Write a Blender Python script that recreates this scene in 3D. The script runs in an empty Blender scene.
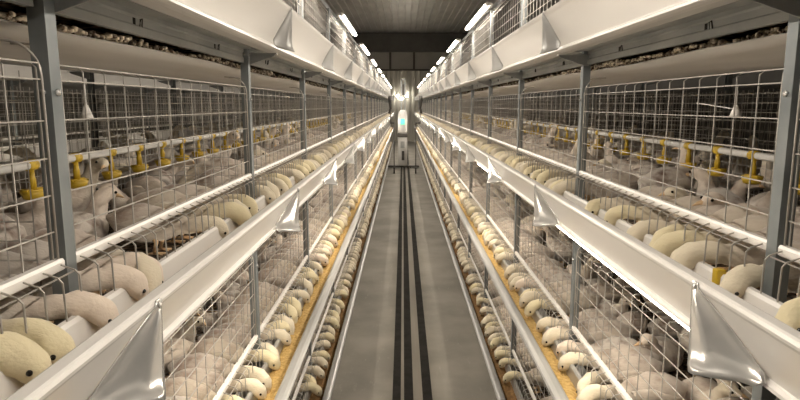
import bpy, math, random
from mathutils import Vector, Matrix, noise
R = random.Random(11)
C = bpy.context.scene.collection
PI = math.pi

# ---------------------------------------------------------------- camera
CAM_H = 1.74
FPX = 600.0
cd = bpy.data.cameras.new('camera'); cam = bpy.data.objects.new('camera', cd); C.objects.link(cam)
cd.sensor_width = 36.0; cd.lens = 36.0 * FPX / 800.0
cd.clip_start = 0.02; cd.clip_end = 200
PITCH = math.radians(9.0)
cam.location = (0, 0, CAM_H)
cam.rotation_euler = (PI/2 - PITCH, 0, math.radians(0.28))
sc = bpy.context.scene
sc.camera = cam

def project(p):
    """image position and depth of a point, used only to decide which chicks show largest"""
    x, y, z = p[0], p[1], p[2] - CAM_H
    zc = y*math.cos(PITCH) - z*math.sin(PITCH)
    if zc < .1: return None
    yc = -z*math.cos(PITCH) - y*math.sin(PITCH)
    return 403 + FPX*x/zc, 200 + FPX*yc/zc, zc

# ---------------------------------------------------------------- materials
def new_mat(name):
    m = bpy.data.materials.new(name); m.use_nodes = True
    return m, m.node_tree.nodes, m.node_tree.links, m.node_tree.nodes['Principled BSDF']
def mat(name, c1, c2=None, rough=.5, metal=0.0, scale=8.0, bump=0.0, bscale=None, detail=4, lo=.35, hi=.65, stretch=None, spec=None):
    m, n, l, b = new_mat(name)
    c2 = c2 or c1
    tc = n.new('ShaderNodeTexCoord')
    src = tc.outputs['Object']
    if stretch:
        mp = n.new('ShaderNodeMapping'); mp.inputs['Scale'].default_value = stretch
        l.new(src, mp.inputs['Vector']); src = mp.outputs['Vector']
    t = n.new('ShaderNodeTexNoise'); t.inputs['Scale'].default_value = scale; t.inputs['Detail'].default_value = detail
    l.new(src, t.inputs['Vector'])
    r = n.new('ShaderNodeValToRGB')
    r.color_ramp.elements[0].position = lo; r.color_ramp.elements[0].color = (*c1, 1)
    r.color_ramp.elements[1].position = hi; r.color_ramp.elements[1].color = (*c2, 1)
    l.new(t.outputs['Fac'], r.inputs['Fac']); l.new(r.outputs['Color'], b.inputs['Base Color'])
    b.inputs['Roughness'].default_value = rough; b.inputs['Metallic'].default_value = metal
    if spec is not None: b.inputs['Specular IOR Level'].default_value = spec
    if bump:
        t2 = n.new('ShaderNodeTexNoise'); t2.inputs['Scale'].default_value = bscale or scale*3; t2.inputs['Detail'].default_value = 3
        l.new(src, t2.inputs['Vector'])
        bp = n.new('ShaderNodeBump'); bp.inputs['Strength'].default_value = bump; bp.inputs['Distance'].default_value = .01
        l.new(t2.outputs['Fac'], bp.inputs['Height']); l.new(bp.outputs['Normal'], b.inputs['Normal'])
    return m
M = {}
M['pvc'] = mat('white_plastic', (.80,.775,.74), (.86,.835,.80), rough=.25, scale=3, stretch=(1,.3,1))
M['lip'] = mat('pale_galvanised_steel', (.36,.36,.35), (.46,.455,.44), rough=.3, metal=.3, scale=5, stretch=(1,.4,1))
M['galv'] = mat('galvanised_steel', (.30,.315,.32), (.42,.43,.43), rough=.42, metal=.55, scale=14)
M['post'] = mat('post_steel', (.19,.21,.215), (.265,.285,.29), rough=.45, metal=.4, scale=10)
M['shiny'] = mat('polished_galvanised_steel', (.72,.72,.71), (.82,.81,.79), rough=.2, metal=.65, scale=20)
M['beam'] = mat('channel_steel', (.30,.31,.30), (.38,.385,.37), rough=.5, metal=.3, scale=7)
M['wire'] = mat('zinc_wire', (.42,.395,.36), (.52,.49,.45), rough=.4, metal=.35, scale=30)
M['rail'] = mat('white_rail', (.78,.75,.71), (.84,.81,.77), rough=.35, scale=6)
M['belt'] = mat('manure_belt', (.66,.635,.60), (.76,.735,.70), rough=.6, scale=4, stretch=(2,.5,1))
M['cagefloor'] = mat('soiled_floor', (.022,.016,.010), (.26,.19,.13), rough=.9, scale=55, detail=5, lo=.42, hi=.66, bump=.8, bscale=60, stretch=(1,.8,1))
M['under'] = mat('soiled_underside', (.03,.018,.012), (.55,.42,.29), rough=.9, scale=26, detail=5, lo=.47, hi=.62, bump=.8, bscale=50)
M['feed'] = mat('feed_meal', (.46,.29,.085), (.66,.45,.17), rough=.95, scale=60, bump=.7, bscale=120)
M['brownfeed'] = mat('old_feed_meal', (.19,.10,.035), (.30,.17,.06), rough=.95, scale=50, bump=.7, bscale=120)  # same feed, the dimness of the bottom tier put into its colour
M['yellow'] = mat('yellow_plastic', (.50,.33,.02), (.58,.39,.03), rough=.4, scale=10)
M['pipe'] = mat('grey_pipe', (.58,.57,.54), (.66,.64,.61), rough=.35, scale=6)
M['dark'] = mat('dark_rubber', (.016,.015,.013), (.028,.026,.024), rough=.85, scale=10, spec=.2)
M['beak'] = mat('beak_horn', (.62,.42,.22), (.70,.50,.30), rough=.45, scale=40)
M['leg'] = mat('leg_skin', (.66,.44,.24), (.74,.53,.32), rough=.6, scale=60)
M['eye'] = mat('eye_dark', (.012,.009,.007), rough=.1)
M['concrete'] = mat('concrete', (.155,.142,.118), (.235,.216,.182), rough=.62, scale=2.2, detail=8, bump=.15, bscale=30)
M['track_light'] = mat('track_metal', (.20,.18,.15), (.26,.235,.20), rough=.5, metal=.2, scale=12, stretch=(1,.1,1))
M['ceiling'] = mat('ceiling_sheet', (.42,.405,.37), (.54,.52,.48), rough=.34, metal=.35, scale=1.4, stretch=(1.5,.6,1))
M['wall'] = mat('wall_sheet', (.14,.13,.115), (.18,.17,.15), rough=.6, scale=2)
M['curtain'] = mat('corrugated_sheet', (.62,.60,.52), (.80,.77,.68), rough=.5, metal=.2, scale=1.2, stretch=(4,1,.3))
M['darkwall'] = mat('dark_panel', (.085,.08,.072), (.115,.108,.098), rough=.7, scale=2)
M['midwall'] = mat('grey_panel', (.40,.385,.35), (.46,.44,.40), rough=.6, scale=2)
M['robot'] = mat('robot_white', (.56,.55,.53), (.62,.61,.59), rough=.35, scale=5)
M['steel_dark'] = mat('dark_painted_steel', (.06,.055,.05), (.09,.085,.075), rough=.5, metal=.3, scale=10)
def emis(name, col, s):
    m, n, l, b = new_mat(name)
    t = n.new('ShaderNodeTexNoise'); t.inputs['Scale'].default_value = 2
    b.inputs['Base Color'].default_value = (*[c*.9 for c in col], 1)
    b.inputs['Emission Color'].default_value = (*col, 1); b.inputs['Emission Strength'].default_value = s
    return m
M['tube'] = emis('tube_glow', (1, .90, .76), 9.0)
M['green'] = emis('status_glow', (.12, .9, .5), .25)
M['globe'] = emis('globe_glow', (1, .92, .8), 26.0)
M['lamp'] = emis('lamp_glow', (1, .95, .85), 4.0)

def chick_mat(name, white, yellow, pink):
    m, n, l, b = new_mat(name)
    tc = n.new('ShaderNodeTexCoord')
    at = n.new('ShaderNodeAttribute'); at.attribute_name = 'headness'
    t = n.new('ShaderNodeTexNoise'); t.inputs['Scale'].default_value = 22; t.inputs['Detail'].default_value = 3
    l.new(tc.outputs['Object'], t.inputs['Vector'])
    r = n.new('ShaderNodeValToRGB')
    r.color_ramp.elements[0].position = .48; r.color_ramp.elements[0].color = (*white, 1)
    r.color_ramp.elements[1].position = .72; r.color_ramp.elements[1].color = (*pink, 1)
    l.new(t.outputs['Fac'], r.inputs['Fac'])
    mx = n.new('ShaderNodeMix'); mx.data_type = 'RGBA'
    l.new(at.outputs['Fac'], mx.inputs[0]); l.new(r.outputs['Color'], mx.inputs[6]); mx.inputs[7].default_value = (*yellow, 1)
    l.new(mx.outputs[2], b.inputs['Base Color'])
    b.inputs['Roughness'].default_value = .95
    b.inputs['Specular IOR Level'].default_value = .1
    b.inputs['Sheen Weight'].default_value = .25; b.inputs['Sheen Roughness'].default_value = .5
    mp = n.new('ShaderNodeMapping'); mp.inputs['Scale'].default_value = (.45, 1, 1)
    l.new(tc.outputs['Object'], mp.inputs['Vector'])
    t2 = n.new('ShaderNodeTexNoise'); t2.inputs['Scale'].default_value = 210; t2.inputs['Detail'].default_value = 3
    l.new(mp.outputs['Vector'], t2.inputs['Vector'])
    bp = n.new('ShaderNodeBump'); bp.inputs['Strength'].default_value = .45; bp.inputs['Distance'].default_value = .004
    l.new(t2.outputs['Fac'], bp.inputs['Height']); l.new(bp.outputs['Normal'], b.inputs['Normal'])
    return m
M['chick_cream'] = chick_mat('down_cream', (.56,.49,.42), (.74,.66,.51), (.34,.25,.20))
M['chick_yellow'] = chick_mat('down_yellow', (.58,.51,.42), (.76,.67,.45), (.44,.34,.27))
M['chick_white'] = chick_mat('feather_white', (.54,.49,.435), (.76,.65,.54), (.20,.135,.105))
CHM = ['chick_cream', 'chick_yellow', 'chick_white']

# ---------------------------------------------------------------- mesh builder
class MB:
    def __init__(s): s.v = []; s.f = []; s.sm = []
    def add(s, vs, fs, smooth=False):
        o = len(s.v); s.v += [tuple(v) for v in vs]
        for f in fs: s.f.append(tuple(i + o for i in f)); s.sm.append(smooth)
    def box(s, x0, x1, y0, y1, z0, z1):
        s.add([(x0,y0,z0),(x1,y0,z0),(x1,y1,z0),(x0,y1,z0),(x0,y0,z1),(x1,y0,z1),(x1,y1,z1),(x0,y1,z1)],
              [(3,2,1,0),(4,5,6,7),(0,1,5,4),(1,2,6,5),(2,3,7,6),(3,0,4,7)])
    def tube(s, pts, r, n=4, smooth=None, cap=True):
        pts = [Vector(p) for p in pts]; vs = []; m = len(pts)
        for i, p in enumerate(pts):
            t = (pts[min(i+1, m-1)] - pts[max(i-1, 0)]).normalized()
            a = Vector((0,0,1)) if abs(t.z) < .9 else Vector((1,0,0))
            if abs(t.z) >= .9 and abs(t.x) > .4: a = Vector((0,1,0))
            s1 = t.cross(a).normalized(); s2 = t.cross(s1)
            rr = r[i] if isinstance(r, (list, tuple)) else r
            for k in range(n):
                an = 2*PI*(k+.5)/n
                vs.append(p + s1*math.cos(an)*rr + s2*math.sin(an)*rr)
        fs = []
        for i in range(m-1):
            for k in range(n):
                fs.append((i*n+k, i*n+(k+1) % n, (i+1)*n+(k+1) % n, (i+1)*n+k))
        if cap:
            fs.append(tuple(reversed(range(n)))); fs.append(tuple((m-1)*n+k for k in range(n)))
        s.add(vs, fs, n > 5 if smooth is None else smooth)
    def prism(s, prof, y0, y1, smooth=False, segs=1):
        """closed profile of (x, z) extruded along y"""
        n = len(prof); vs = []
        for q in range(segs+1):
            y = y0 + (y1-y0)*q/segs
            vs += [(p[0], y, p[1]) for p in prof]
        fs = []
        for q in range(segs):
            for k in range(n):
                fs.append((q*n+k, q*n+(k+1) % n, (q+1)*n+(k+1) % n, (q+1)*n+k))
        fs.append(tuple(range(n))); fs.append(tuple(segs*n+k for k in reversed(range(n))))
        s.add(vs, fs, smooth)
    def ball(s, c, r, n=8, m=6):
        rx, ry, rz = r if isinstance(r, (tuple, list)) else (r, r, r)
        vs = [(c[0], c[1], c[2]-rz)]
        for i in range(1, m):
            a = -PI/2 + PI*i/m
            for k in range(n):
                b = 2*PI*k/n
                vs.append((c[0]+rx*math.cos(a)*math.cos(b), c[1]+ry*math.cos(a)*math.sin(b), c[2]+rz*math.sin(a)))
        vs.append((c[0], c[1], c[2]+rz)); fs = []
        for k in range(n): fs.append((0, 1+(k+1) % n, 1+k))
        for i in range(m-2):
            for k in range(n):
                a = 1+i*n
                fs.append((a+k, a+(k+1) % n, a+n+(k+1) % n, a+n+k))
        a = 1+(m-2)*n
        for k in range(n): fs.append((a+k, a+(k+1) % n, len(vs)-1))
        s.add(vs, fs, True)
    def mesh(s, name, m):
        me = bpy.data.meshes.new(name); me.from_pydata(s.v, [], s.f)
        me.polygons.foreach_set('use_smooth', s.sm)
        for mm in (m if isinstance(m, (list, tuple)) else [m]): me.materials.append(mm)
        me.update(); return me
    def obj(s, name, m, parent=None, loc=(0,0,0), rz=0): return link(name, s.mesh(name, m), parent, loc, rz)
def link(name, me, parent=None, loc=(0,0,0), rz=0):
    o = bpy.data.objects.new(name, me); C.objects.link(o)
    o.location = loc; o.rotation_euler = (0,0,rz)
    if parent: o.parent = parent
    return o
def tag(o, label, cat, group=None, kind=None):
    o['label'] = label; o['category'] = cat
    if group: o['group'] = group
    if kind: o['kind'] = kind
    return o
def struct(o): o['kind'] = 'structure'; return o
def empty(name, loc, rz=0): return link(name, None, None, loc, rz)
def copy_tree(o, parent=None):
    c = o.copy(); C.objects.link(c); c.parent = parent
    for ch in list(o.children): copy_tree(ch, c)
    return c
def bevel(o, w=.004, seg=2):
    b = o.modifiers.new('bevel', 'BEVEL'); b.width = w; b.segments = seg; b.limit_method = 'ANGLE'
    return o
def offset_profile(poly, th):
    """a closed loop around an open polyline of sheet thickness th"""
    out = []
    n = len(poly)
    for i, p in enumerate(poly):
        a = Vector(poly[max(i-1,0)]); b = Vector(poly[min(i+1,n-1)])
        t = (b-a).normalized(); nn = Vector((-t.y, t.x))
        out.append((p[0]+nn.x*th, p[1]+nn.y*th))
    return list(poly) + out[::-1]

ORD = ['first','second','third','fourth','fifth','sixth','seventh','eighth','ninth','tenth','eleventh','twelfth','thirteenth','fourteenth','fifteenth','sixteenth','seventeenth','eighteenth','nineteenth','twentieth','twenty-first','twenty-second','twenty-third','twenty-fourth','twenty-fifth','twenty-sixth','twenty-seventh','twenty-eighth','twenty-ninth','thirtieth']
TIER = ['bottom', 'second', 'third', 'top']
PITCHY = 1.25
NB = 21                                    # bays past the first post
LIP = [.20 + .63*k for k in range(4)]
FLOOR_V = -.13
SIDES = {'left': dict(xp=-.58, rz=0, y0=.985, sg=1), 'right': dict(xp=.70, rz=PI, y0=1.085, sg=-1)}
DEPTH = .60
def place(side, u, y, z):
    s = SIDES[side]; return (s['xp'] + s['sg']*u, y, z)
def bay_y(side, i): return SIDES[side]['y0'] + PITCHY*(i+.5)
def bay_name(i): return 'before the first post' if i < 0 else 'between %s and %s posts' % (ORD[i], ORD[i+1])
def post_name(i): return 'before the first post' if i < 0 else 'past the %s post' % ORD[i]
Y_END = SIDES['right']['y0'] + PITCHY*NB + .02
Y_START = -.35

# ---------------------------------------------------------------- the hall
CEIL = 5.1
XW_L, XW_R, Y_BACK, Y_FRONT = -4.4, 3.3, 29.2, -2.6
b = MB(); b.box(XW_L, XW_R, Y_FRONT, Y_BACK, -.12, 0)
fl = struct(b.obj('floor', M['concrete']))
# scuffs and pale worn strips on the concrete
def floor_material():
    m = M['concrete']; n, l = m.node_tree.nodes, m.node_tree.links
    bs = n['Principled BSDF']; src = bs.inputs['Base Color'].links[0].from_socket
    tc = n.new('ShaderNodeTexCoord')
    mp = n.new('ShaderNodeMapping'); mp.inputs['Scale'].default_value = (5, 1.1, 1); l.new(tc.outputs['Object'], mp.inputs['Vector'])
    t = n.new('ShaderNodeTexNoise'); t.inputs['Scale'].default_value = 4.5; t.inputs['Detail'].default_value = 6; t.inputs['Roughness'].default_value = .7
    l.new(mp.outputs['Vector'], t.inputs['Vector'])
    r = n.new('ShaderNodeValToRGB'); r.color_ramp.elements[0].position = .60; r.color_ramp.elements[1].position = .74
    r.color_ramp.elements[0].color = (0,0,0,1); r.color_ramp.elements[1].color = (.7,.7,.7,1)
    l.new(t.outputs['Fac'], r.inputs['Fac'])
    mx = n.new('ShaderNodeMix'); mx.data_type = 'RGBA'
    l.new(r.outputs['Color'], mx.inputs[0]); l.new(src, mx.inputs[6]); mx.inputs[7].default_value = (.30,.28,.245,1)
    l.new(mx.outputs[2], bs.inputs['Base Color'])
floor_material()
# robot guide track: two black strips either side of a narrow light rail, and a third strip
for nm, x0, x1, zt, m in (('trim_1', -.062, -.012, .004, 'dark'), ('trim_2', -.012, .008, .007, 'track_light'), ('trim_3', .008, .064, .004, 'dark'),
                          ('trim_4', .064, .120, .006, 'track_light'), ('trim_5', .120, .178, .004, 'dark')):
    b = MB(); b.box(x0, x1, Y_FRONT+.1, Y_BACK-.1, -.002, zt); struct(b.obj(nm, M[m]))
# corrugated ceiling, ribs running along the house
b = MB(); prof = []; x = XW_L
while x < XW_R - .01:
    prof += [(x, CEIL), (x+.17, CEIL), (x+.19, CEIL-.05), (x+.23, CEIL-.05)]; x += .25
prof += [(XW_R, CEIL), (XW_R, CEIL+.08), (XW_L, CEIL+.08)]
b.prism(prof, Y_FRONT, Y_BACK); struct(b.obj('ceiling', M['ceiling']))
for nm, x0, x1 in (('wall_left', XW_L-.1, XW_L), ('wall_right', XW_R, XW_R+.1)):
    b = MB(); b.box(x0, x1, Y_FRONT, Y_BACK, 0, CEIL); struct(b.obj(nm, M['darkwall' if nm == 'wall_right' else 'wall']))
b = MB(); b.box(XW_L, XW_R, Y_FRONT-.1, Y_FRONT, 0, CEIL); struct(b.obj('wall_near', M['wall']))
# far wall: corrugated sheet below, grey panel band, dark band at the ceiling
b = MB(); prof = []; x = XW_L
while x < XW_R - .01:
    prof += [(x, 0.0), (x+.10, 0.0), (x+.13, -.045), (x+.22, -.045)]; x += .25
prof += [(XW_R, 0.0), (XW_R, .08), (XW_L, .08)]
bb = MB()
n_ = len(prof)
vs = [(p[0], Y_BACK+p[1], 0) for p in prof] + [(p[0], Y_BACK+p[1], CEIL) for p in prof]
bb.add(vs, [(k, (k+1) % n_, n_+(k+1) % n_, n_+k) for k in range(n_)] + [tuple(range(n_))[::-1], tuple(range(n_, 2*n_))])
struct(bb.obj('wall_far', M['curtain']))
b = MB(); b.box(XW_L, XW_R, Y_BACK-.12, Y_BACK-.05, CAM_H+1.68, CAM_H+2.47); struct(b.obj('trim_6', M['midwall']))
b = MB(); b.box(XW_L, XW_R, Y_BACK-.5, Y_BACK-.05, CAM_H+2.45, CEIL-.05); struct(b.obj('trim_7', M['darkwall']))
b = MB(); b.box(XW_L, XW_R, Y_BACK-.18, Y_BACK-.05, CAM_H+1.60, CAM_H+1.68); struct(b.obj('trim_8', M['darkwall']))
for i, xx in enumerate((-.60, .52)):
    b = MB(); b.box(xx-.05, xx+.05, Y_BACK-.22, Y_BACK-.12, CAM_H+1.62, CAM_H+2.45); struct(b.obj('trim_%d' % (9+i), M['darkwall']))

# ---------------------------------------------------------------- posts
def post_mesh():
    b = MB(); w = .028; t = .003; H = LIP[3] + .375
    prof = [(0,-.015),(w*-1,-.015),(w*-1,-.012),(-t,-.012),(-t,.012),(-w,.012),(-w,.015),(0,.015)]
    prof = [(p[0]+.019, p[1]) for p in prof]
    n = len(prof)
    vs = [(p[0], p[1], 0) for p in prof] + [(p[0], p[1], H) for p in prof]
    b.add(vs, [(k, (k+1) % n, n+(k+1) % n, n+k) for k in range(n)] + [(0,3,2,1)][:0] + [tuple(range(n))[::-1], tuple(range(n, 2*n))])
    return b.mesh('upright_post', M['post'])
POST = post_mesh()
def bracket_mesh(k):
    b = MB(); z = LIP[k]
    # cantilever arm plate under the trough
    pr = [(0, z-.205), (.012, z-.205), (.105, z-.174), (.118, z-.163), (.03, z-.163), (0, z-.163)]
    b.prism(pr, .016, .020)
    b.box(.0, .118, .010, .034, z-.1665, z-.1630)
    return b.mesh('trough_bracket', M['galv'])
BRK = [bracket_mesh(k) for k in range(4)]
def bolt_meshes(k):
    out = []; z = LIP[k]
    for dz in (-.170, .30):
        b = MB(); b.tube([(.019, 0, z+dz), (.023, 0, z+dz)], .006, 6); out.append(b.mesh('bolt', M['shiny']))
        b = MB(); b.tube([(.006, -.015, z+dz), (.006, -.019, z+dz)], .005, 6); out.append(b.mesh('bolt', M['shiny']))
    return out
BOLT = [bolt_meshes(k) for k in range(4)]
for side, s in SIDES.items():
    for i in range(NB+1):
        o = link('upright_post', POST, None, (s['xp'], s['y0']+PITCHY*i, 0), s['rz'])
        if side == 'right': o.rotation_euler.z = PI
        tag(o, 'grey steel upright post of the %s cage row, %s from the camera' % (side, ORD[i]), 'post', 'upright posts of the cage rows')
        for k in range(4):
            link('trough_bracket', BRK[k], o)
            if i < 4:
                for bm_ in BOLT[k]: link('bolt', bm_, o)

# ---------------------------------------------------------------- cage fronts
W = PITCHY - .036
def front_meshes():
    g = MB(); r = .0016
    nv = 15; h = W/2 - .012
    ys = [-h + 2*h*k/nv for k in range(nv+1)]
    for y in ys:                                          # verticals, their tops folded inward
        g.tube([(.006, y, .025), (.006, y, .338), (-.002, y, .345), (-.02, y, .347)], r)
    for v in (.345, .320, .255, .195, .135, .075):
        g.tube([(.0095, -h-.004, v), (.0095, h+.004, v)], r)
    f = MB(); nb = 24                                    # bars stepping out below the rail
    for k in range(nb+1):
        y = -h + 2*h*k/nb
        f.tube([(.012, y, .022), (.040, y, .012), (.047, y, .004), (.049, y, -.068)], .0017)
    f.tube([(.038, -h, .010), (.038, h, .010)], .0015)
    f.tube([(.047, -h, -.070), (.047, h, -.070)], .0015)
    a = MB()
    prof = [(.002,.010),(.013,.008),(.017,.011),(.018,.024),(.015,.029),(.004,.029)]
    a.prism(prof, -h-.012, h+.012)
    loops = []                                           # rounded end wires bending into the cage by the posts
    for sg in (-1, 1):
        hp = MB(); y1 = sg*(h+.004); pts = [(.012, y1, .03), (.012, y1, .325)]
        for q in range(1, 8):
            an = PI/2*q/7
            pts.append((.012 - .055*(1-math.cos(an)), y1, .325 + .055*math.sin(an)))
        pts.append((-.065, y1, .380))
        hp.tube(pts, .0022, 6); loops.append(hp.mesh('corner_loop', M['wire']))
    return (g.mesh('wire_grid', M['wire']), f.mesh('feeding_bars', M['wire']), a.mesh('rail', M['rail']), loops)
FR = front_meshes()
for side in SIDES:
    for k in range(4):
        for i in range(-1, NB):
            o = empty('cage_front', place(side, 0, bay_y(side, i), LIP[k]), SIDES[side]['rz'])
            tag(o, 'wire cage front, %s row, %s tier, %s' % (side, TIER[k], bay_name(i)), 'cage front', 'wire cage fronts')
            link('wire_grid', FR[0], o); link('feeding_bars', FR[1], o); link('rail', FR[2], o)
            if i < 6:
                for lm in FR[3]: link('corner_loop', lm, o)

# ---------------------------------------------------------------- partitions and backs (fine grids)
def back_mesh():
    b = MB(); r = .0013; h = PITCHY/2 - .004
    n = 40
    for k in range(n+1): b.tube([(0, -h+2*h*k/n, FLOOR_V+.01), (0, -h+2*h*k/n, .335)], r, 3)
    for k in range(14): v = FLOOR_V+.015 + k*.0335; b.tube([(.002, -h, v), (.002, h, v)], r, 3)
    return b.mesh('back_grid', M['wire'])
def part_mesh():
    b = MB(); r = .0013
    for k in range(12): u = -.04 - .54*k/11; b.tube([(u, 0, FLOOR_V+.01), (u, 0, .335)], r, 3)
    for k in range(14): v = FLOOR_V+.015 + k*.0335; b.tube([(-.04, .002, v), (-.58, .002, v)], r, 3)
    return b.mesh('partition_grid', M['wire'])
BACK, PART = back_mesh(), part_mesh()
for side in SIDES:
    for k in (1, 2):
        for i in range(-1, 10):
            o = link('back_grid', BACK, None, place(side, -DEPTH, bay_y(side, i), LIP[k]), SIDES[side]['rz'])
            tag(o, 'fine back grid of the %s row, %s tier, %s' % (side, TIER[k], bay_name(i)), 'back grid', 'back grids of the cages')
        for i in range(0, 9):
            o = link('partition_grid', PART, None, place(side, 0, SIDES[side]['y0']+PITCHY*i, LIP[k]), SIDES[side]['rz'])
            tag(o, 'wire partition across the %s row, %s tier, behind the %s post' % (side, TIER[k], ORD[i]), 'partition', 'cross partitions of the cages')

# ---------------------------------------------------------------- cage floors, belts
YM = (Y_START + Y_END)/2; HL = (Y_END - Y_START)/2
for side in SIDES:
    for k in range(4):
        b = MB(); b.box(-.01-DEPTH*2+.03, -.036, -HL, HL, FLOOR_V-.012, FLOOR_V)
        o = b.obj('cage_floor', M['under' if k == 3 else 'cagefloor'], None, place(side, 0, YM, LIP[k]), SIDES[side]['rz'])
        tag(o, 'soiled brown cage floor under the birds of the %s row, %s tier' % (side, TIER[k]), 'cage floor', 'cage floors')
        if k == 0: continue
        b = MB(); n = 10; top = []; bot = []
        for q in range(n+1):
            f = q/n; u = -.035 - .56*f; sag = -.018*math.sin(PI*f) + (.006 if q in (0, n) else 0)
            top.append((u, -.222+sag)); bot.append((u, -.226+sag))
        prof = top + bot[::-1]
        vs = []; segs = 60
        for q in range(segs+1):
            y = -HL + 2*HL*q/segs
            for (u, v) in prof:
                vs.append((u, y, v + .005*math.sin(q*1.7+u*9)))
        m_ = len(prof); fs = []
        for q in range(segs):
            for j in range(m_): fs.append((q*m_+j, q*m_+(j+1) % m_, (q+1)*m_+(j+1) % m_, (q+1)*m_+j))
        fs.append(tuple(range(m_))); fs.append(tuple(segs*m_+j for j in reversed(range(m_))))
        b.add(vs, fs, True)
        o = b.obj('manure_belt', M['belt'], None, place(side, 0, YM, LIP[k]), SIDES[side]['rz'])
        tag(o, 'off-white sagging manure belt under the %s tier of the %s row' % (TIER[k], side), 'belt', 'manure belts')
# manure crumbs lying on the near stretch of the top belts
def crumbs(side):
    b = MB(); rr = random.Random(5 if side == 'left' else 6)
    for q in range(6000):
        y = rr.uniform(-.2, 12) if q > 2600 else rr.uniform(.3, 3)
        u = -.055 - .47*rr.random()**1.6
        f = (-u-.035)/.56
        hill = .042*(.5+.5*noise.noise(Vector((y*3.1, u*7, 4 if side == 'left' else 9))))*math.sin(PI*min(1, .15+f))
        z = -.213 - .018*math.sin(PI*f) + rr.random()*hill
        r = rr.uniform(.0025, .0075)
        b.ball((u, y, z+r), (r*rr.uniform(.8,1.8), r*rr.uniform(.8,2.2), r), 5, 3)
    return b
def crumb_mat():
    return mat('manure_crumbs', (.10,.06,.035), (.85,.73,.56), rough=.95, scale=60, lo=.40, hi=.54)
M['crumb'] = crumb_mat()
for side, s in SIDES.items():
    b = crumbs(side)
    # local y runs backwards on the right row
    b.v = [(v[0], v[1]*s['sg'], v[2]) for v in b.v]
    if s['sg'] < 0: b.f = [f[::-1] for f in b.f]
    o = b.obj('manure_crumbs', M['crumb'], None, place(side, 0, 0, LIP[3]), s['rz'])
    tag(o, 'brown and beige manure crumbs on the top belt of the %s row' % side, 'manure', kind='stuff')

# ---------------------------------------------------------------- steel channels below the top troughs
def beam_mesh():
    b = MB(); h = PITCHY/2 - .02
    prof = [(-.008,-.199),(.006,-.199),(.006,-.182),(.002,-.178),(.002,-.164),(.006,-.160),(.006,-.150),(.044,-.150),(.044,-.147),(-.012,-.147),(-.012,-.150),(.003,-.150),(.003,-.159),(-.001,-.163),(-.001,-.179),(.003,-.183),(.003,-.196),(-.008,-.196)]
    b.prism(prof, -h, h)
    return b.mesh('channel', M['beam'])
BEAM = beam_mesh()
def slot_mesh(y):
    b = MB()
    b.box(.0015, .0030, y-.006, y+.006, -.179, -.165)
    b.tube([(.004, y+.022, -.184), (.007, y+.022, -.166), (.007, y+.032, -.163), (.004, y+.034, -.182)], .0017)
    return b.mesh('slot', M['dark'])
SLOT = [slot_mesh(-.28), slot_mesh(.28)]
for side in SIDES:
    for i in range(-1, NB):
        o = link('support_channel', BEAM, None, place(side, 0, bay_y(side, i), LIP[3]), SIDES[side]['rz'])
        tag(o, 'grey steel channel under the top trough, %s row, %s' % (side, bay_name(i)), 'channel', 'steel channels under the top troughs')
        if i < 4:
            for sm in SLOT: link('slot', sm, o)

# ---------------------------------------------------------------- troughs
FACE = [(.1925,-.023),(.190,-.029),(.184,-.036),(.124,-.138),(.125,-.142),(.131,-.146),(.131,-.152),(.120,-.156),(.108,-.158),(.075,-.158),(.060,-.154),(.052,-.142),(.047,-.118),(.044,-.066),(.042,-.062),(.034,-.062)]
TP_FLAT = [(.166,-.026),(.166,-.017),(.170,-.015),(.187,-.015),(.1915,-.017)] + FACE
TP_ROUND = [(.148,-.028),(.148,-.021),(.152,-.016),(.160,-.013),(.176,-.012),(.186,-.015),(.191,-.019)] + FACE
SHIFT = [0, .02, .008, 0]
def trough_mesh(L, k=3):
    b = MB(); prof = offset_profile(TP_ROUND if k < 2 else TP_FLAT, -.0035)
    b.prism(prof, -L, L, smooth=False, segs=1)
    return b
def clip_mesh(flip, wk=1.0, m='shiny'):
    """galvanised joint plate on the trough: its far edge hangs straight from the rim, its near side lies back onto the face"""
    far = [(.1965,-.016),(.1970,-.026),(.1965,-.044),(.1960,-.066),(.1955,-.090),(.1945,-.114),(.1945,-.134),(.1960,-.149),(.2000,-.161),(.2060,-.169)]
    near = [(.1955,-.016),(.1950,-.026),(.188,-.036),(.181,-.048),(.169,-.068),(.157,-.088),(.146,-.108),(.135,-.128),(.137,-.143),(.147,-.155)]
    wid = [.018,.022,.034,.052,.075,.096,.118,.138,.150,.132]; start = [0,0,0,0,0,0,.001,.005,.014,.034]
    b = MB(); nc = 13; vs = []; nr = len(far)
    for j in range(nr):
        for c in range(nc):
            f = c/(nc-1); e = f*f*(3-2*f)
            x = far[j][0]*(1-e) + near[j][0]*e; z = far[j][1]*(1-e) + near[j][1]*e
            ridge = .004*math.exp(-((f-.34)/.07)**2) if 2 <= j <= 7 else 0
            vs.append((x+ridge, -(start[j]+(wid[j]-start[j])*f)*flip*wk, z))
    n0 = len(vs)
    vs += [(v[0]-.0022, v[1], v[2]+.0004) for v in vs]
    fs = []
    for j in range(nr-1):
        for c in range(nc-1):
            a = j*nc+c
            q = (a, a+1, a+nc+1, a+nc)
            fs.append(q); fs.append(tuple(n0+i for i in reversed(q)))
    ring = [c for c in range(nc)] + [j*nc+nc-1 for j in range(1, nr)] + [(nr-1)*nc+c for c in range(nc-2, -1, -1)] + [j*nc for j in range(nr-2, 0, -1)]
    for i in range(len(ring)):
        a, c = ring[i], ring[(i+1) % len(ring)]
        fs.append((a, n0+a, n0+c, c))
    b.add(vs, fs, True)
    b.ball((.197, -.008*flip, -.024), (.003, .006, .006), 8, 5)
    return b.mesh('joint_plate', M[m])
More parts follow.
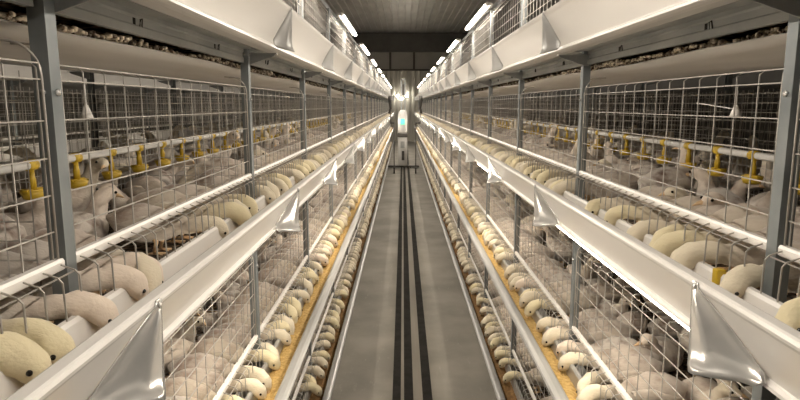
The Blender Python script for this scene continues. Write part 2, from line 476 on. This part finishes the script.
CLIPS = {('left', 2): clip_mesh(1, .85), ('right', 2): clip_mesh(-1, .85), ('left', 3): clip_mesh(1, .15, 'lip'), ('right', 3): clip_mesh(-1, .15, 'lip')}
FEEDV = [-.106, -.104, -.124, -.122]
for side, s in SIDES.items():
    for k in range(4):
        o = empty('feed_trough', place(side, SHIFT[k], YM, LIP[k]), s['rz'])
        tag(o, 'long %s feed trough along the %s tier of the %s row' % ('pale grey' if k < 2 else 'white', TIER[k], side), 'trough', 'long feed troughs')
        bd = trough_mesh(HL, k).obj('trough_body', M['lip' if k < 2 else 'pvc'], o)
        for i in range(0, NB+1):
            y = s['y0'] + PITCHY*i - .09
            if y > Y_END - .1: continue
            if k >= 2: link('joint_plate', CLIPS[(side, k)], o, (0, s['sg']*(y-YM), 0))
        if k == 2:                                        # yellow clips on the trough's inner edge
            for y in ((1.13, 2.33) if side == 'left' else (1.19, 3.05)):
                cb = MB(); yy = s['sg']*(y-YM); cb.box(.036, .056, yy-.010, yy+.010, -.082, -.050)
                bevel(cb.obj('edge_clip', M['yellow'], o), .003)['label'] = 'small yellow clip'
        # feed lying in the trough
        if k == 3: continue
        b = MB(); nu = 6; ny = 1100; vs = []; fv = FEEDV[k]
        u0, u1 = .050, (.136 if k == 1 else .136 if k == 0 else .121)
        rr = random.Random(k*7 + (side == 'left'))
        for q in range(ny+1):
            f_ = q/ny; y = -HL + 2*HL*f_
            for j in range(nu+1):
                f = j/nu
                h = .010*noise.noise(Vector((y*9, f*2.5, k*5.1))) + .005*noise.noise(Vector((y*40, f*9, k)))
                if j in (0, nu): h -= .006
                vs.append((u0+(u1-u0)*f, y, fv + h + (.006*f if k == 1 else 0)))
        fs = [(q*(nu+1)+j, q*(nu+1)+j+1, (q+1)*(nu+1)+j+1, (q+1)*(nu+1)+j) for q in range(ny) for j in range(nu)]
        b.add(vs, fs, True)
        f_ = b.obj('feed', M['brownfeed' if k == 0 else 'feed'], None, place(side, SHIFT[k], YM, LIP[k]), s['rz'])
        tag(f_, '%s feed meal lying in the %s tier trough of the %s row' % ('brown' if k == 0 else 'golden yellow', TIER[k], side), 'feed', kind='stuff')

# ---------------------------------------------------------------- drinker lines
def drinker_line(side, k, i0, i1):
    s = SIDES[side]; z = LIP[k] + .13; u = -.36
    root = empty('drinker_line', place(side, u, 0, z), s['rz'])
    tag(root, 'grey water pipe with yellow drip cups through the %s tier of the %s row' % (TIER[k], side), 'drinker', 'drinker lines')
    b = MB(); b.tube([(0, s['sg']*Y_START, 0), (0, s['sg']*(Y_END-.1), 0)], .011, 10); b.obj('pipe', M['pipe'], root)
    c = MB(); c.tube([(0, -.016, 0), (0, .016, 0)], .0145, 10); c.tube([(0,0,-.010), (0,0,-.030), (0,0,-.034), (0,0,-.062)], [.007,.007,.009,.009], 8)
    saddle = c.mesh('saddle', M['yellow'])
    c = MB(); c.tube([(0,0,-.088), (0,0,-.085), (0,0,-.066), (0,0,-.062), (0,0,-.070)], [.014,.024,.031,.031,.025], 12)
    c.box(-.005, .005, -.034, .034, -.066, -.060)
    cup = c.mesh('drip_cup', M['yellow'])
    step = PITCHY/6
    y = s['y0'] - PITCHY + step/2
    while y < s['y0'] + i1*PITCHY:
        sd = link('saddle', saddle, root, (0, s['sg']*y, 0))
        link('drip_cup', cup, sd)
        y += step
drinker_line('left', 2, -1, 8); drinker_line('right', 2, -1, 8)
# little white hanger hooks below the belt, seen through the first bay's mesh
for side, y, u in (('left', 1.30, -.10), ('right', 1.50, -.12)):
    b = MB(); b.tube([(0,0,.0),(0,0,.012),(0,0,.03)], [.014,.010,.004], 8); b.tube([(0,0,.028),(.0,.0,.075)], .0016)
    b.tube([(0,0,.02),(-.05,.10,.035)], .0014)
    o = b.obj('hanger_hook', M['rail'], None, place(side, u, y, LIP[2]+.25))
    tag(o, 'small white hanger hook below the belt inside the %s row' % side, 'hook')

# ---------------------------------------------------------------- far sides of the two rows and the next row on the left
def far_side(xp, rz, tiers, nb, y0, who, top=True):
    sg = 1 if rz == 0 else -1
    L = PITCHY*(nb+1)/2; ym = y0 + PITCHY*(nb-1)/2
    for k in tiers:
        o = empty('feed_trough', (xp, ym, LIP[k]), rz); tag(o, 'feed trough on the %s, %s tier, seen through the mesh' % (who, TIER[k]), 'trough', 'long feed troughs')
        trough_mesh(L).obj('trough_body', M['pvc'], o)
        for i in range(-1, nb):
            o = empty('cage_front', (xp, y0+PITCHY*(i+.5), LIP[k]), rz)
            tag(o, 'cage front on %s, %s tier, %s' % (who, TIER[k], bay_name(i)), 'cage front', 'wire cage fronts')
            link('wire_grid', FR[0], o); link('rail', FR[2], o)
    for i in range(nb):
        o = link('upright_post', POST, None, (xp, y0+PITCHY*i, 0), rz)
        for k in tiers: link('trough_bracket', BRK[k], o)
        tag(o, 'grey post of the %s, %s from the camera, behind mesh' % (who, ORD[i]), 'post', 'upright posts of the cage rows')
far_side(-.58-2*DEPTH, PI, (1, 2, 3), 8, .985, 'far side of the left row')
far_side(.70+2*DEPTH, 0, (1, 2, 3), 8, 1.085, 'far side of the right row')
far_side(-.58-2*DEPTH-1.28, 0, (1, 2, 3), 8, .985, 'next row beyond the left one')

# ---------------------------------------------------------------- tube lights
def light_proto():
    root = empty('tube_light', (0,0,0))
    b = MB(); b.box(-.042, -.020, -.74, .74, -.012, .012); bevel(b.obj('housing', M['robot'], root), .004)
    b = MB(); b.tube([(0,-.725,0),(0,.725,0)], .015, 10); b.obj('tube', M['tube'], root)
    for sg in (-1, 1):
        b = MB(); b.tube([(0, sg*.725, 0), (0, sg*.743, 0)], .017, 10); b.box(-.03, .0, min(sg*.728, sg*.742), max(sg*.728, sg*.742), -.010, .010); b.obj('end_cap', M['rail'], root)
    for sg in (-1, 1):
        b = MB(); b.box(-.075, -.041, sg*.50-.012, sg*.50+.012, -.006, .000); b.box(-.075, -.071, sg*.50-.012, sg*.50+.012, -.05, .0); b.obj('bracket', M['galv'], root)
    ld = bpy.data.lights.new('lamp', 'AREA'); ld.shape = 'RECTANGLE'; ld.size = .03; ld.size_y = 1.42
    ld.energy = LAMP_W; ld.color = (1, .905, .79)
    lo = bpy.data.objects.new('lamp', ld); C.objects.link(lo); lo.parent = root
    lo.location = (.004, 0, -.018); lo.rotation_euler = (0, math.radians(-22), 0)
    return root
LAMP_W = 4.6
LP = light_proto(); first = True
LZ = CAM_H + .745
for side, y0, n in (('left', .9, 11), ('right', .4, 11)):
    for q in range(n):
        y = y0 + 2.5*q
        if y > Y_END - .5: continue
        o = LP if first else copy_tree(LP); first = False
        o.location = place(side, .070, y, LZ); o.rotation_euler = (0,0,SIDES[side]['rz'])
        tag(o, 'glowing tube light along the top of the %s row, %s from the camera' % (side, ORD[q]), 'light', 'tube lights on the cage tops')
# slimmer tube lights hung under the third-tier troughs, over the birds of the tier below
def low_light_proto():
    root = empty('trough_light', (0,0,0))
    b = MB(); b.box(-.012, .012, -.57, .57, .006, .016); b.obj('housing', M['robot'], root)
    b = MB(); b.tube([(0,-.56,0),(0,.56,0)], .008, 8); b.obj('tube', M['tube'], root)
    for sg in (-1, 1):
        b = MB(); b.tube([(0, sg*.56, 0), (0, sg*.575, 0)], .010, 8); b.obj('end_cap', M['rail'], root)
    ld = bpy.data.lights.new('lamp', 'AREA'); ld.shape = 'RECTANGLE'; ld.size = .014; ld.size_y = 1.1
    ld.energy = LOW_W; ld.color = (1, .88, .71)
    lo = bpy.data.objects.new('lamp', ld); C.objects.link(lo); lo.parent = root
    lo.location = (.006, 0, -.010); lo.rotation_euler = (0, math.radians(-56), 0)
    return root
LOW_W = 1.35
LL = low_light_proto()
for side in SIDES:
    for q in range(10):
        o = LL if (side, q) == ('left', 0) else copy_tree(LL)
        o.location = place(side, .10, SIDES[side]['y0'] + .62 + 2.5*q, LIP[2]-.178); o.rotation_euler = (0,0,SIDES[side]['rz'])
        tag(o, 'slim tube light under the third tier trough of the %s row, %s from the camera' % (side, ORD[q]), 'light', 'slim lights under the troughs')
for q in range(3):
    o = copy_tree(LL); o.location = (-.58-2*DEPTH-.10, .985+.62+2.5*q, LIP[2]-.178); o.rotation_euler = (0,0,PI)  # unseen lamps added to brighten the next row's troughs
    tag(o, 'slim light under the left row\'s far side trough, %s from the camera' % ORD[q], 'light', 'slim lights under the troughs')
# rail that carries the lights along each cage top
for side, s in SIDES.items():
    b = MB(); b.box(-.02, .0, -HL, HL, -.012, .022)
    o = b.obj('top_rail', M['galv'], None, place(side, 0, YM, LIP[3]+.378+.012), s['rz'])
    tag(o, 'galvanised top rail running along the cage tops of the %s row' % side, 'rail', 'top rails')

# ---------------------------------------------------------------- inspection robot on the track
def robot():
    root = empty('inspection_robot', (-.01, 16.7, .007))
    tag(root, 'white pillar robot with green status light standing on the aisle track', 'robot')
    b = MB(); b.box(-.40, .46, -.10, .14, .02, .07); bevel(b.obj('base_plate', M['steel_dark'], root), .01)  # dark base, drawn wide enough to stand in for the robot's floor shadow too
    for sx in (-1, 1):
        for sy in (-.06, .10):
            b = MB(); b.tube([(sx*.22-.015, sy, .035), (sx*.22+.015, sy, .035)], .035, 14); b.obj('wheel', M['dark'], root)
    b = MB(); b.box(-.13, .13, -.12, .14, .07, .86); bevel(b.obj('body', M['robot'], root), .025, 3)
    b = MB(); b.box(-.055, .055, -.126, -.118, .56, .74); b.obj('upper_panel', M['beam'], root)
    b = MB(); b.box(-.025, .050, -.126, -.118, .22, .48); b.obj('slot_panel', M['steel_dark'], root)
    b = MB(); b.box(-.14, .14, -.15, .15, .86, .96); bevel(b.obj('collar', M['steel_dark'], root), .02)
    b = MB(); b.tube([(0,.01,.96),(0,.01,1.0),(0,.01,1.45),(0,.01,1.56),(0,.01,1.60)], [.10,.13,.13,.10,.03], 20); b.obj('head', M['robot'], root)
    b = MB(); b.box(-.06, .06, -.135, -.115, 1.20, 1.36); bevel(b.obj('status_light', M['green'], root), .01)
    b = MB(); b.box(-.05, -.02, 0, .03, 1.55, 2.45); b.box(.05, .08, 0, .03, 1.55, 2.45); b.box(-.05, .08, 0, .03, 2.40, 2.45); b.obj('mast', M['galv'], root)
    b = MB(); b.box(-.015, .05, 0, .03, 2.0, 2.3); b.obj('camera_box', M['steel_dark'], root)
    b = MB(); b.ball((-.02, -.03, 1.90), .034, 12, 8); b.obj('lamp', M['lamp'], root)
robot()
# travelling feed cart frame across the aisle behind the robot
def feed_cart():
    root = empty('feed_cart', (.06, 15.4, 0))
    tag(root, 'tall dark feed cart frame straddling the aisle behind the robot', 'feed cart')
    for x in (-.285, .27):
        b = MB(); b.tube([(x, 0, .16), (x, 0, 1.30)], .012, 8); b.obj('upright', M['steel_dark'], root)
    for x, sg in ((-.385, -1), (.385, 1)):
        for z0 in (1.55,):
            b = MB(); b.tube([(x+sg*.00, 0, z0+.42), (x+sg*.01, 0, z0+.30), (x-sg*.01, 0, z0+.1), (x+sg*.03, 0, z0-.03)], [.05,.045,.03,.025], 8); b.obj('chute', M['steel_dark'], root)
    for x0, x1 in ((-.385, -.285), (.27, .385)):
        b = MB(); b.box(x0, x1, -.012, .012, 1.27, 1.30); b.box(min(x0,x1), min(x0,x1)+.02, -.012, .012, 1.27, 1.60) if x0 < 0 else b.box(x1-.02, x1, -.012, .012, 1.27, 1.60); b.obj('arm', M['steel_dark'], root)
    for x in (-.285, .27):
        b = MB(); b.box(x-.02, x+.02, -.12, .12, .12, .16); b.obj('foot', M['steel_dark'], root)
        for yy in (-.1, .1):
            b = MB(); b.tube([(x-.015, yy, .06), (x+.015, yy, .06)], .06, 14); b.obj('wheel', M['dark'], root)
feed_cart()

# two small lamps on the far wall
for i, xx in enumerate((-.27, .18)):
    root = empty('wall_lamp', (xx, Y_BACK-.05, CAM_H+.42))
    tag(root, 'small round lamp glowing on the far wall, %s of the robot' % ('left' if i == 0 else 'right'), 'light', 'lamps on the far wall')
    b = MB(); b.tube([(0,.0,0),(0,-.05,0)], .07, 14); b.obj('base', M['robot'], root)
    b = MB(); b.ball((0,-.075,0), (.06,.05,.06), 12, 8); b.obj('globe', M['globe'], root)
# ---------------------------------------------------------------- chicks
def catmull(P, n):
    out = []; m = len(P)
    for i in range(m-1):
        p0, p1, p2, p3 = P[max(i-1,0)], P[i], P[i+1], P[min(i+2,m-1)]
        for q in range(n):
            t = q/n
            out.append([.5*(2*b+(c-a)*t+(2*a-5*b+4*c-d)*t*t+(-a+3*b-3*c+d)*t**3) for a,b,c,d in zip(p0,p1,p2,p3)])
    out.append(list(P[-1])); return out
# spine rows: x, y, z, half width, half height, headness
POSES = {
 'feed': [(-.140,0,.108,.006,.004,0),(-.125,0,.105,.030,.016,0),(-.096,0,.098,.050,.042,0),(-.058,0,.090,.060,.056,0),(-.015,0,.086,.058,.054,0),(.025,0,.082,.045,.043,.05),(.058,0,.080,.031,.030,.15),(.085,0,.080,.0235,.023,.4),(.112,0,.082,.0215,.0215,.75),(.138,0,.083,.0220,.0220,1),(.160,0,.074,.0240,.0245,1),(.177,0,.055,.0225,.023,1),(.187,0,.036,.014,.014,1),(.190,0,.028,.003,.003,1)],
 'stand': [(-.125,0,.125,.006,.004,0),(-.110,0,.120,.030,.016,0),(-.080,0,.108,.050,.042,0),(-.040,0,.102,.060,.058,0),(.005,0,.104,.058,.058,.05),(.045,0,.120,.046,.048,.1),(.070,0,.148,.033,.034,.3),(.085,0,.178,.0225,.023,.5),(.096,0,.203,.020,.020,.7),(.112,0,.220,.0215,.021,.8),(.130,0,.220,.017,.017,.8),(.143,0,.216,.009,.009,.8),(.148,0,.214,.003,.003,.8)],
 'sit': [(-.125,0,.060,.006,.004,0),(-.112,0,.058,.034,.018,0),(-.080,0,.055,.058,.042,0),(-.040,0,.056,.068,.056,0),(.005,0,.058,.066,.057,.05),(.045,0,.066,.052,.050,.1),(.072,0,.090,.036,.036,.3),(.086,0,.116,.024,.024,.5),(.096,0,.136,.0205,.021,.7),(.112,0,.148,.0215,.021,.8),(.130,0,.147,.017,.017,.8),(.143,0,.143,.009,.009,.8),(.148,0,.141,.003,.003,.8)],
}
POSES['peck'] = [(-.125,0,.130,.006,.004,0),(-.110,0,.127,.030,.016,0),(-.080,0,.115,.050,.042,0),(-.040,0,.106,.060,.058,0),(.005,0,.100,.058,.056,.05),(.045,0,.100,.046,.046,.15),(.078,0,.098,.032,.032,.35),(.102,0,.086,.0235,.024,.6),(.120,0,.066,.0215,.022,.8),(.132,0,.046,.019,.020,.8),(.139,0,.029,.011,.011,.8),(.141,0,.023,.003,.003,.8)]
def spine(pose, bend, rnd):
    P = [list(p) for p in POSES[pose]]
    n = len(P); a0 = 5
    for i in range(a0, n):                                # turn neck and head sideways
        f = (i-a0)/(n-1-a0)
        ang = bend*f
        dx = P[i][0] - P[a0][0]
        P[i][1] += dx*math.sin(ang)*.9 + .012*math.sin(bend)*f
        P[i][0] = P[a0][0] + dx*math.cos(ang)
    if pose == 'feed':
        d = rnd.uniform(-.006, .006)
        for i in range(7, n): P[i][2] += d
    return P
def chick_body(pose, bend, seg, sub, rnd, rough):
    P = catmull(spine(pose, bend, rnd), sub)
    vs, fs, hd = [], [], []
    m = len(P); sd = rnd.random()*50
    frames = []
    for i, p in enumerate(P):
        a = Vector(P[max(i-1,0)][:3]); c = Vector(P[min(i+1,m-1)][:3]); t = (c-a).normalized()
        f = i/(m-1); yaw = bend*max(0, (f-.4)/.6)
        s = Vector((-math.sin(yaw), math.cos(yaw), 0)); s = (s - t*s.dot(t)).normalized(); up = t.cross(s)
        frames.append((Vector(p[:3]), t, s, up))
        rw, rh = max(p[3], .002), max(p[4], .002)
        for k in range(seg):
            an = 2*PI*k/seg
            q = Vector(p[:3]) + s*math.cos(an)*rw + up*math.sin(an)*rh
            if rough:
                d = noise.noise(q*38 + Vector((sd,0,0)))*.0050 + noise.noise(q*110 + Vector((0,sd,0)))*.0014
                q = q + (q-Vector(p[:3])).normalized()*d*min(1, rw/.02)
            vs.append(q); hd.append(min(1, max(0, p[5])))
    for i in range(m-1):
        for k in range(seg): fs.append((i*seg+k, i*seg+(k+1) % seg, (i+1)*seg+(k+1) % seg, (i+1)*seg+k))
    fs.append(tuple(reversed(range(seg)))); fs.append(tuple((m-1)*seg+k for k in range(seg)))
    return vs, fs, hd, frames
def with_attr(me, hd):
    a = me.attributes.new('headness', 'FLOAT', 'POINT'); a.data.foreach_set('value', hd)
def chick_meshes(pose, bend, cm, rnd):
    vs, fs, hd, fr = chick_body(pose, bend, 18, 4, rnd, True)
    b = MB(); b.add(vs, fs, True); body = b.mesh('chick', M[cm]); with_attr(body, hd)
    p, t, s, up = fr[-4]
    bk = MB(); tip = p + t*.024 - up*.003
    bk.tube([p - t*.004, p + t*.010, tip], [.0075, .0052, .0010], 8)
    beak = bk.mesh('beak', M['beak'])
    eyes = []
    p, t, s, up = fr[-9]
    rr = POSES[pose][-4][3]
    for sg in (-1, 1):
        e = MB(); e.ball(p + t*.002 + s*sg*(rr*.93) + up*.005, .0042, 8, 6); eyes.append(e.mesh('eye', M['eye']))
    wings = []
    z0 = {'feed': .092, 'stand': .108, 'sit': .062, 'peck': .108}[pose]
    for sg in (-1, 1):
        w = MB(); rows = []
        for q in range(9):
            f = q/8; x = .045 - .135*f; hh = .030*math.sin(PI*min(1, .12+f*.86))*(1 - .35*f); yy = .062*math.sqrt(max(.05, 1-((x+.03)/.125)**2)) - .004
            rows.append([(x, sg*(yy-.010), z0+hh*1.0), (x-.003, sg*(yy+.004), z0+hh*.6+.004), (x-.006, sg*(yy+.007), z0-.003), (x-.006, sg*(yy+.003), z0-hh*.8), (x-.004, sg*(yy-.012), z0-hh)])
        flat = [v for r_ in rows for v in r_]; ff = []
        for q in range(8):
            for j in range(4): ff.append((q*5+j, q*5+j+1, (q+1)*5+j+1, (q+1)*5+j) if sg < 0 else (q*5+j, (q+1)*5+j, (q+1)*5+j+1, q*5+j+1))
            ff.append((q*5+4, q*5, (q+1)*5, (q+1)*5+4) if sg < 0 else (q*5+4, (q+1)*5+4, (q+1)*5, q*5))
        w.add(flat, ff, True); me = w.mesh('wing', M[cm]); with_attr(me, [.12]*len(me.vertices)); wings.append(me)
    legs = []
    if pose != 'sit':
        for sg in (-1, 1):
            l_ = MB(); y = sg*.026
            l_.tube([(-.005, y, .060), (.004, y, .034), (-.004, y, .006)], [.012, .006, .0045], 7)
            for a in (-.5, 0, .5): l_.tube([(-.004, y, .005), (.028*math.cos(a), y+.028*math.sin(a), .003)], [.0042, .002], 6)
            l_.tube([(-.004, y, .005), (-.022, y, .003)], [.004, .002], 6)
            legs.append(l_.mesh('leg', M['leg']))
    return dict(body=body, beak=beak, eyes=eyes, wings=wings, legs=legs)
VAR = {}; LOW = {}
rv = random.Random(3)
for pose, bends in (('feed', (-.5, -.2, .05, .3, .55)), ('stand', (-1.2, -.5, .2, .9)), ('sit', (-1.1, -.3, .5, 1.2)), ('peck', (-.4, .3))):
    for cm in CHM:
        for bi, bd in enumerate(bends):
            if pose != 'feed' and cm == 'chick_yellow' and bi % 2: continue
            VAR.setdefault((pose, cm), []).append(chick_meshes(pose, bd, cm, rv))
    LOW[pose] = []
    for bd in bends:
        vs, fs, hd, _ = chick_body(pose, bd, 9, 1, rv, True); LOW[pose].append((vs, fs, hd))

BIRDS = []          # side, tier, pose, colour, variant, position, heading (local), scale
def add_bird(side, k, pose, u, y, ang, sc_, cm, dz=0, far=False):
    BIRDS.append(dict(side=side, k=k, pose=pose, u=u, y=y, a=ang, s=sc_, cm=cm, v=R.randrange(60), dz=dz, far=far))
BARW = 2*(W/2-.012)/24
def snap(side, y):
    """middle of the gap between two feeding bars nearest to y"""
    s = SIDES[side]; i = math.floor((y - s['y0'])/PITCHY); c = bay_y(side, i); h = W/2-.012
    q = round((y - c + h)/BARW - .5); q = max(0, min(23, q))
    return c - h + BARW*(q+.5)
NEAR = {('left', 2): [.62,.74,.82,.94,1.03,1.15,1.23,1.62,1.80,1.91,2.02,2.30,2.41,2.52],
        ('right', 2): [.72,.93,1.12,1.275,1.38,1.50,1.60,1.72,1.92,2.0,2.35,2.45,2.56]}
for side in SIDES:
    for k in (0, 1, 2):
        ys = []
        y = .30 if k == 2 else .6
        if (side, k) in NEAR:
            ys += NEAR[(side, k)]; y = 2.6
        while y < Y_END - 1.0:
            ys.append(y)
            y += BARW*R.choice((2, 2, 2, 2, 3, 2, 3) if k != 0 else (2, 2, 2, 3, 2, 2, 4))
            if y < 7 and R.random() < (.07 if k == 1 else .04): y += .15
        seen = set()
        for y in ys:
            y = snap(side, y); key = round(y*1000)
            if key in seen: continue
            seen.add(key)
            s_ = R.uniform(.96, 1.12)
            cm = R.choice(('chick_cream', 'chick_cream', 'chick_yellow', 'chick_yellow') if k != 1 else ('chick_cream', 'chick_cream', 'chick_yellow', 'chick_white'))
            if k == 2 and side == 'left' and y < 1.2: cm = 'chick_yellow' if y < .86 else 'chick_white'
            add_bird(side, k, 'feed', -.088 - .10*(s_-1) + (-.004, -.008, -.012)[k] + R.uniform(-.008, .008), y, R.uniform(-.16, .16), s_, cm)
        if k == 0: continue
        nb = 13 if k == 1 else 12
        for i in range(-1, 12):
            got = []
            for t in range(160):
                if len(got) >= ((3 if side == 'left' and i < 1 else 10) if k == 1 else 11): break
                u = R.uniform(-.545, -.235); y = SIDES[side]['y0'] + PITCHY*i + R.uniform(.09, PITCHY-.09)
                if all((u-a)**2 + (y-b_)**2 > .135**2 for a, b_ in got):
                    got.append((u, y))
                    pose = R.choice(('sit','sit','stand','stand','peck','sit'))
                    add_bird(side, k, pose, u, y, R.uniform(-PI, PI), R.uniform(.95, 1.15), R.choice(('chick_white','chick_white','chick_cream')))
    for i in range(-1, 7):                                    # the cages behind, seen through two meshes
        got = []
        for t in range(80):
            if len(got) >= 13: break
            u = R.uniform(-1.12, -.67); y = SIDES[side]['y0'] + PITCHY*i + R.uniform(.08, PITCHY-.08)
            if all((u-a)**2 + (y-b_)**2 > .15**2 for a, b_ in got):
                got.append((u, y)); add_bird(side, 2, R.choice(('sit','stand')), u, y, R.uniform(-PI, PI), R.uniform(.95, 1.12), 'chick_white', far=True)
for B in BIRDS:
    s = SIDES[B['side']]
    B['loc'] = Vector(place(B['side'], B['u'], B['y'], LIP[B['k']] + FLOOR_V + .001))
    B['rz'] = B['a'] + s['rz']
    hp = B['loc'] + Vector((s['sg']*(.17 if B['pose'] == 'feed' else 0), 0, .09))
    p = project(hp); B['vis'] = 0
    if p:
        m = 40
        inside = -m < p[0] < 800+m and -m < p[1] < 400+m
        wgt = 1.0 if B['pose'] == 'feed' else .8
        if B['k'] == 0: wgt *= .9
        if B['far']: wgt = 0
        if inside: B['vis'] = wgt/p[2]
    # keep only what could come into view
    B['keep'] = bool(p) and p[0] > -160 and p[0] < 960 and p[1] < 520
BIRDS = [b for b in BIRDS if b['keep']]
BIRDS.sort(key=lambda b: -b['vis'])
IND = [b for b in BIRDS[:300] if b['vis'] > 0]; REST = BIRDS[len(IND):]
POSEW = {'feed': 'feeding', 'stand': 'upright', 'sit': 'sitting', 'peck': 'head-down'}
COLW = {'chick_cream': 'cream', 'chick_yellow': 'yellowish', 'chick_white': 'white'}
IND.sort(key=lambda b: (b['side'], b['k'], b['y']))
cnt = {}
for B in IND:
    bay = max(-1, math.floor((B['y'] - SIDES[B['side']]['y0'])/PITCHY))
    key = (B['side'], B['k'], B['pose'], bay); q = cnt[key] = cnt.get(key, 0) + 1
    vset = VAR[(B['pose'], B['cm'])]; V = vset[B['v'] % len(vset)]
    o = link('chick', V['body'], None, B['loc'], B['rz']); o.scale = (B['s'],)*3
    lab = '%s %s chick, %s row %s tier, %s one %s' % (COLW[B['cm']], POSEW[B['pose']], B['side'], TIER[B['k']], ORD[q-1], post_name(bay))
    tag(o, lab, 'chick', 'chicks feeding at the troughs' if B['pose'] == 'feed' else 'chicks inside the cages')
    d = B['y']
    if d < 6: link('beak', V['beak'], o)
    if d < 4.5:
        for e in V['eyes']: link('eye', e, o)
        for w in V['wings']: link('wing', w, o)
        for l_ in V['legs']: link('leg', l_, o)
vs, fs, hd = [], [], []
for B in REST:
    lv, lf, lh = LOW[B['pose']][B['v'] % len(LOW[B['pose']])]
    mt = Matrix.Translation(B['loc']) @ Matrix.Rotation(B['rz'], 4, 'Z') @ Matrix.Scale(B['s'], 4)
    o_ = len(vs); vs += [tuple(mt @ v) for v in lv]; fs += [tuple(i+o_ for i in f) for f in lf]; hd += lh
me = bpy.data.meshes.new('chick_flock'); me.from_pydata(vs, [], fs); me.polygons.foreach_set('use_smooth', [True]*len(fs))
me.materials.append(M['chick_cream']); with_attr(me, hd); me.update()
o = link('chick_flock', me); tag(o, 'crowd of small pale chicks farther down both cage rows', 'chicks', kind='stuff')

# ---------------------------------------------------------------- world, view
w = bpy.data.worlds.new('world'); sc.world = w; w.use_nodes = True
w.node_tree.nodes['Background'].inputs['Color'].default_value = (.9,.85,.78,1)
w.node_tree.nodes['Background'].inputs['Strength'].default_value = .02
sc.view_settings.view_transform = 'Standard'; sc.view_settings.look = 'None'
sc.view_settings.gamma = 1; sc.view_settings.use_curve_mapping = False
sc.view_settings.exposure = 1.82
